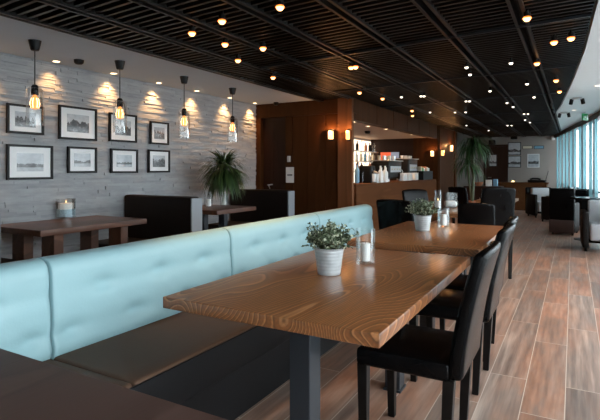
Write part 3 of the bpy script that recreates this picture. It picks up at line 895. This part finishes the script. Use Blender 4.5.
grinder(bar_at(367), 'black coffee grinder at the near end of the bar counter')
def espresso(y0, y1, h, label, x=-3.25):
    o = thing('espresso_machine', label, 'coffee machine', (x, (y0+y1)/2, ZC))
    w = (y1-y0)/2
    MB().rbox((-.02,0,h/2+.03), (.34,2*w,h-.06), .025, (2,2,2)).build('body', M['blackmetal'], o, smooth=True)
    MB().box(-.2,.18,-w-.01,w+.01,h,h+.02).build('cup_rail', M['steel'], o, bevel=.004)
    for s_ in (-.45, .45):
        MB().tube([(-.15,s_*w,h*.5),(-.24,s_*w,h*.47)], .03, 10).tube([(-.2,s_*w,h*.5),(-.34,s_*w,h*.45)], .012, 8).build('group_head', M['steel'], o, smooth=True)
    MB().box(.152,.158,-w*.8,w*.8,h*.45,h*.75).build('chrome_panel', M['steel'], o, bevel=.002)
    for kk in range(4):
        MB().tube([(.158,-w*.6+w*.4*kk,h*.6),(.172,-w*.6+w*.4*kk,h*.6)], .02, 10).build('dial', M['cream'], o)
    MB().tube([(.10,w*1.03,h*.7),(.16,w*1.06,h*.5),(.16,w*1.06,h*.2)], .009, 6).build('steam_wand', M['steel'], o, smooth=True)
    for sx in (-1,1):
        for sy in (-1,1):
            MB().tube([(sx*.12,sy*w*.85,0),(sx*.12,sy*w*.85,.04)], .018, 8).build('foot', M['steel'], o)
    return o, w
ya, yb = bar_at(386), bar_at(399)
espresso(ya, yb, .40, 'tall black espresso machine in the middle of the bar counter')
yc_, yd = bar_at(406), bar_at(415)
espresso(yc_, yd, .46, 'black coffee machine with cups on top, farther along the bar')
for i in range(7):
    y = yc_+(yd-yc_)*(.08+.84*i/6)
    z = ZC+.481
    o = MB().lathe([(0,0),(.024,0),(.038,.06),(.035,.06),(.022,.006),(0,.006)], (-3.27+.05*(i%2), y, z), 12).build('coffee_cup', M['white'], smooth=True)
    tag(o, 'white cup on top of the far coffee machine, %s from the left' % ORD[i], 'cup', 'cups on the coffee machine')
for i in range(6):
    o = MB().lathe([(0,0),(.03,0),(.034,.09),(.031,.09),(.027,.006),(0,.006)], (-3.32+.06*(i%3), ya+(yb-ya)*(.08+.8*i/6), ZC+.421), 12).build('steel_jug', M['steel' if i % 2 else 'cream'], smooth=True)
    tag(o, 'small jug on top of the tall espresso machine, %s from the left' % ORD[i], 'jug', 'jugs on the espresso machine')
for i, u in enumerate((401,404,407,410.5,414)):
    bottle(-3.13, bar_at(u, -3.13), ZC, .27+.03*(i%2), .034, ['steel','pane','white','frame','steel'][i], 'slim flask behind the white tubs on the bar, %s from the left' % ORD[i], 'flasks behind the white tubs') if False else None
for i, u in enumerate((380,382.3,384.6,386.9)):
    bottle(-3.02-.03*(i%2), bar_at(u, -3.03), ZC, .30-.03*(i%2), .042, 'white', 'white bottle in front of the espresso machine, %s from the left' % ORD[i], 'white bottles on the bar', 'white')
for i, u in enumerate((353.5,356,358.5,361)):
    bottle(-3.25+.03*(i%2), bar_at(u, -3.24), ZC, .32+.02*(i%3), .04, 'pane' if i != 1 else 'bluepack', 'glass bottle beside the near bar pillar, %s from the left' % ORD[i], 'glass bottles at the near bar end')
for i, u in enumerate((373.5,376.5)):
    y = bar_at(u, -3.03)
    o = MB().lathe([(0,0),(.035,0),(.048,.16),(.045,.16),(.033,.008),(0,.008)], (-3.03, y, ZC), 16).build('paper_cup', M['white'], smooth=True)
    tag(o, 'white beaker next to the grinder, %s one' % ('left' if i == 0 else 'right'), 'cup', 'beakers on the bar')
for i, u in enumerate((403.5,409,415)):
    y = bar_at(u, -3.03)
    o = thing('white_tub', 'white tub on the bar below the far coffee machine, %s from the left' % ORD[i], 'tub', (-3.03, y, ZC), 0, 'white tubs on the bar')
    MB().rbox((0,0,.075), (.09,.24,.148), .02, (2,2,2)).build('container', M['white'], o, smooth=True)
    MB().rbox((0,0,.155), (.10,.25,.014), .006, (2,2,1)).build('lid', M['offwhite'], o, smooth=True)
y = bar_at(423.5, -3.06)
o = thing('display_crate', 'black crate of packets at the far end of the bar counter', 'crate', (-3.07, y, ZC))
MB().box(-.12,.12,-.42,.42,0,.02).box(-.12,-.10,-.42,.42,.02,.2).box(.10,.12,-.42,.42,.02,.2).box(-.1,.1,-.42,-.40,.02,.2).box(-.1,.1,.40,.42,.02,.2).build('crate_shell', M['plinth'], o)
for i in range(6):
    yy_ = -.32+.128*i; mat = ['cream','green','white','terracotta','cream','steel'][i]
    q = MB().rbox((-3.07, y+yy_, ZC+.022+.14), (.11,.10,.28-.03*(i%3)), .012, (1,1,2)).build('snack_packet', M[mat], smooth=True)
    tag(q, 'upright packet in the black bar crate, %s from the left' % ORD[i], 'packet', 'packets in the bar crate')
# lit back shelf
t = thing('back_bar_shelf', 'brightly lit white bottle shelf in the bar corner', 'shelf', (-4.71, 11.35, 0))
MB().box(0,.03,-.85,.85,.9,2.0).build('back_panel', M['shelflight'], t)
MB().box(0,.42,-.85,.85,0,.9).build('cabinet_base', M['doorwood'], t)
for zz in (1.2,1.45,1.7):
    MB().box(.03,.24,-.85,.85,zz,zz+.02).build('shelf_board', M['white'], t)
sh = 0
for r_, zz in enumerate((.902,1.222,1.472,1.722)):
    for k_ in range(6):
        y = 11.35-.7+.28*k_+.04*(r_%2)
        bottle(-4.56, y, zz, .21+.02*((k_+r_)%3), .038, ['cream','pane','bluepack','terracotta','white','frame'][(k_*2+r_)%6], 'bottle on the lit back shelf, %s board from below, %s from the left' % (ORD[r_], ORD[k_]), 'bottles on the lit back shelf')
# wall screen behind
p = on_y(390, 156.5, 12.28)
t = thing('wall_screen', 'screen with a red picture on the dark wall behind the bar', 'screen', (p.x, 12.29, p.z))
MB().box(-.26,.26,-.03,0,-.12,.12).build('bezel', M['frame'], t, bevel=.003)
MB().box(-.25,.03,-.034,-.03,-.11,.11).build('red_picture', M['screen_red'], t)
MB().box(.03,.25,-.034,-.03,-.11,.11).build('grey_picture', M['screen_dim'], t)
MB().add([(-.20,-.036,-.11),(-.16,-.036,-.02),(-.11,-.036,.01),(-.06,-.036,-.03),(-.03,-.036,-.11)], [(0,1,2,3,4)]).build('dark_shape', M['frame'], t)
for i, (u, v) in enumerate(((354,121.8),(368,126.2),(386,129),(400,131.5),(412,134.5))):
    p = on_z(u, v, 2.06)
    t = thing('bar_downlight', 'warm downlight in the bar ceiling, %s from the left' % ORD[i], 'lamp', (p.x, p.y, 2.06), 0, 'downlights in the bar ceiling')
    MB().lathe([(.05,0),(.055,-.004),(.042,-.005),(.04,0)], n=16).build('trim_ring', M['white'], t, smooth=True)
    MB().lathe([(.04,-.001),(0,-.0011)], n=16).build('lens', M['downlens'], t)
    light('bar_beam', 'SPOT', (0,0,-.02), 26, (1,.62,.34), t, shadow_soft_size=.03, spot_size=R(110), spot_blend=.8)
p = on_z(367.5, 131, 2.06)
tag(MB().lathe([(0,-.06),(.04,-.055),(.06,-.03),(.06,0)], p, 16).build('dome_camera', M['blackmetal'], smooth=True), 'black dome camera on the bar ceiling', 'camera')


# ------------------------------------------------------------------ far end of the room
t = thing('service_desk', 'brown timber service desk against the grey back wall', 'desk', (-1.36, 16.75, 0))
MB().box(-.68,.66,-.28,.40,0,.82).build('desk_body', M['bar'], t, bevel=.004)
MB().rbox((-.01,.06,.84), (1.44,.74,.04), .006, (2,2,1)).build('desk_top', M['bar'], t, smooth=True)
p = on_y(513, 180, 16.7)
o = thing('tea_light', 'glowing tea light on the service desk', 'candle', (p.x, 16.7, .861))
MB().lathe([(0,0),(.05,0),(.06,.10),(.055,.10),(.046,.01),(0,.01)], n=16).build('cup', M['glass'], o, smooth=True)
MB().lathe([(0,.012),(.04,.012),(.04,.05),(0,.05)], n=14).build('wax', M['flame'], o, smooth=True)
p = on_y(537, 178, 16.7)
o = thing('telephone', 'black desk telephone with raised aerial on the service desk', 'telephone', (p.x, 16.7, .861), R(-10))
MB().rbox((0,0,.045), (.5,.22,.08), .025, (2,2,2), lambda q: Vector((q.x, q.y, q.z*(1-.3*q.x)))).build('body', M['plinth'], o, smooth=True)
MB().tube([(-.2,0,.10),(-.12,0,.125),(.02,0,.125),(.1,0,.10)], .028, 10).build('handset', M['plinth'], o, smooth=True)
MB().tube([(.24,0,.06),(.32,0,.36)], .008, 6).build('antenna', M['plinth'], o)
def wall_pic(u0, u1, v0, v1, lab, kind, seed, y=YB-.001, frame='frame'):
    a = on_y(u0, v0, y); c = on_y(u1, v1, y)
    w, h = (c.x-a.x)/2, (a.z-c.z)/2
    t = thing('wall_print', lab, 'picture', ((a.x+c.x)/2, y, (a.z+c.z)/2), R(-90), 'prints on the far wall')
    MB().box(0,.02,-w,w,-h,h).build('backing', M[frame], t)
    MB().box(.02,.022,-w+.02,w-.02,-h+.02,h-.02).build('print', printmat('farprint_%d' % seed, kind, seed), t)
wall_pic(508,521,142.5,155, 'upper pale harbour print on the back wall above the desk', 'shore', 21)
wall_pic(508,521,156,167.5, 'lower grey print directly under the harbour print', 'hills', 22)
wall_pic(527.5,539.5,154,167.5, 'pale calendar-like print above the telephone', 'hills', 23, frame='offwhite')
wall_pic(489,497,154.5,166.5, 'small pale print hanging on the dark far door', 'shore', 24, y=YB+.029)
for i, (u0, u1, mat) in enumerate(((522.5,532.5,'cream'),(534,544,'bluepack'))):
    a = on_y(u0, 145.8, YB); c = on_y(u1, 148.8, YB)
    t = thing('wall_plaque', ('cream' if i == 0 else 'blue')+' narrow plaque high on the back wall', 'sign', ((a.x+c.x)/2, YB, (a.z+c.z)/2))
    w, h = (c.x-a.x)/2, (a.z-c.z)/2
    MB().box(-w,w,-.02,0,-h,h).build('plaque_frame', M['frame'], t)
    MB().box(-w+.015,w-.015,-.023,-.02,-h+.012,h-.012).build('plaque_face', M[mat], t)
for (u, v, lab) in ((514,137,'black loudspeaker hanging at the top of the back wall'),(492,142.5,'small black loudspeaker above the far door')):
    p = on_y(u, v, YB-.12)
    t = thing('loudspeaker', lab, 'speaker', (p.x, YB-.12, p.z))
    MB().rbox((0,0,0), (.2,.16,.16), .03, (2,2,2)).build('cabinet', M['blackmetal'], t, smooth=True)
    MB().box(-.02,.02,.07,.12,-.02,.1).build('bracket', M['blackmetal'], t)
p = on_y(553, 138, YB-.08)
tag(MB().lathe([(0,-.07),(.05,-.06),(.065,0),(.05,.06),(0,.07)], p, 14).build('wall_sensor', M['white'], smooth=True), 'small white sensor where the back wall meets the curtains', 'sensor')
# sideboard with a few things
t = thing('sideboard', 'dark sideboard in front of the far door, carrying a bowl and packets', 'cabinet', (-2.0, 13.2, 0))
MB().box(-.45,.45,-.25,.25,0,.84).build('body', M['doorwood'], t, bevel=.004)
for s_ in (-1,1):
    d_ = MB().box(s_*.225-.215,s_*.225+.215,-.27,-.25,.05,.80).build('door', M['doorwood'], t, bevel=.003)
    MB().tube([(s_*.05,-.28,.4),(s_*.05,-.28,.55)], .008, 6).build('handle', M['steel'], d_)
tag(MB().lathe([(0,0),(.06,0),(.12,.10),(.112,.10),(.05,.012),(0,.012)], (-2.1,13.1,.841), 20).build('bowl', M['terracotta'], smooth=True), 'terracotta bowl on the dark sideboard', 'bowl')
tag(MB().rbox((-1.86,13.1,.841+.08), (.14,.10,.16), .01, (1,1,1)).build('napkin_box', M['white'], smooth=True), 'white napkin box on the dark sideboard', 'box')
tag(MB().rbox((-1.70,13.12,.841+.09), (.10,.10,.18), .01, (1,1,1)).build('packet', M['bluepack'], smooth=True), 'blue packet on the dark sideboard', 'packet')

# lounge furniture along the windows
def tub_chair(loc, rz, label, inner='armgrey', outer='leather', w=.66, h=.78):
    t = thing('armchair', label, 'armchair', loc, rz, 'lounge armchairs along the windows')
    MB().rbox((0,-.02,.29), (w-.2,.52,.26), .04, (3,3,2)).build('seat_cushion', M[inner], t, smooth=True)
    MB().rbox((0,.20,h/2+.16), (w-.2,.12,h-.34), .04, (3,2,3)).build('back_cushion', M[inner], t, smooth=True)
    MB().rbox((0,.31,h/2+.03), (w,.10,h-.06), .03, (3,2,3)).build('backrest', M[outer], t, smooth=True)
    for s_ in (-1,1):
        MB().rbox((s_*(w/2-.045),0,.33), (.09,.56,.56), .03, (2,3,3)).build('armrest', M[outer if outer != 'leather' else 'brownleather'], t, smooth=True)
    for sx in (-1,1):
        for sy in (-1,1):
            MB().tube([(sx*(w/2-.05),sy*.25,0),(sx*(w/2-.05),sy*.25,.08)], .02, 8).build('leg', M['chairwood'], t)
    return t
tub_chair((-.70, 14.5, 0), R(25), 'pale grey armchair with dark shell in front of the service desk')
p = on_z(596, 246, 0)
tub_chair((.34, 8.95, 0), R(2), 'dark armchair with light grey cushion cut by the right picture edge', w=.45)
lc = tub_chair((-.14, 10.9, 0), R(172), 'brown-black armchair with its back to us beside the aisle', 'brownleather', 'leather', .44, .90)
tub_chair((-.36, 13.35, 0), R(-100), 'black armchair beyond the dark round tables by the curtains', 'leather', 'leather', .52, .84)
def dark_table(x, y, r, h, label):
    t = thing('cafe_table', label, 'table', (x, y, 0), 0, 'black tables along the windows')
    MB().lathe([(0,h-.03),(r,h-.03),(r,h),(0,h)], n=32).build('tabletop', M['leather'], t, smooth=True)
    MB().tube([(0,0,.02),(0,0,h-.03)], .035, 12).build('column', M['blackmetal'], t, smooth=True)
    MB().lathe([(0,0),(.22,0),(.22,.012),(.05,.03),(0,.03)], n=24).build('base', M['blackmetal'], t, smooth=True)
mb_ = MB().rbox((0,.345,.17), (.42,.05,.25), .01, (2,1,2)); mb_.build('lower_panel', M['redbrown'], lc, smooth=True)
tub_chair((.12, 11.80, 0), R(-8), 'black armchair at the window side between the black cafe tables', 'leather', 'leather', .46, .84)
dark_table(.23, 10.12, .28, .76, 'black cafe table nearest the right edge, before the curtains')
dark_table(-.06, 12.62, .26, .76, 'farther black cafe table behind the brown-black armchair')

# ------------------------------------------------------------------ world, camera, view
w = bpy.data.worlds.new('World'); sc.world = w; w.use_nodes = True
nt = w.node_tree; bg = nt.nodes['Background']
bg.inputs[0].default_value = (.88,.96,1.0,1); bg.inputs[1].default_value = 3.2

cam = bpy.data.cameras.new('camera'); co = bpy.data.objects.new('camera', cam); C.objects.link(co)
cam.sensor_width = 36; cam.lens = F/600*36; cam.shift_y = -(210-V0)/600
cam.clip_start = .05; cam.clip_end = 200
co.location = (0,0,EYE); co.rotation_euler = (R(90), 0, YAW)
sc.camera = co
vs = sc.view_settings
vs.view_transform = 'Standard'; vs.look = 'None'; vs.exposure = 1.22; vs.gamma = 1.0
try: vs.use_curve_mapping = False
except Exception: pass
sc.cycles.use_denoising = True
sc.cycles.max_bounces = 8; sc.cycles.transparent_max_bounces = 16
sc.cycles.sample_clamp_indirect = 6
sc.cycles.caustics_reflective = False; sc.cycles.caustics_refractive = False
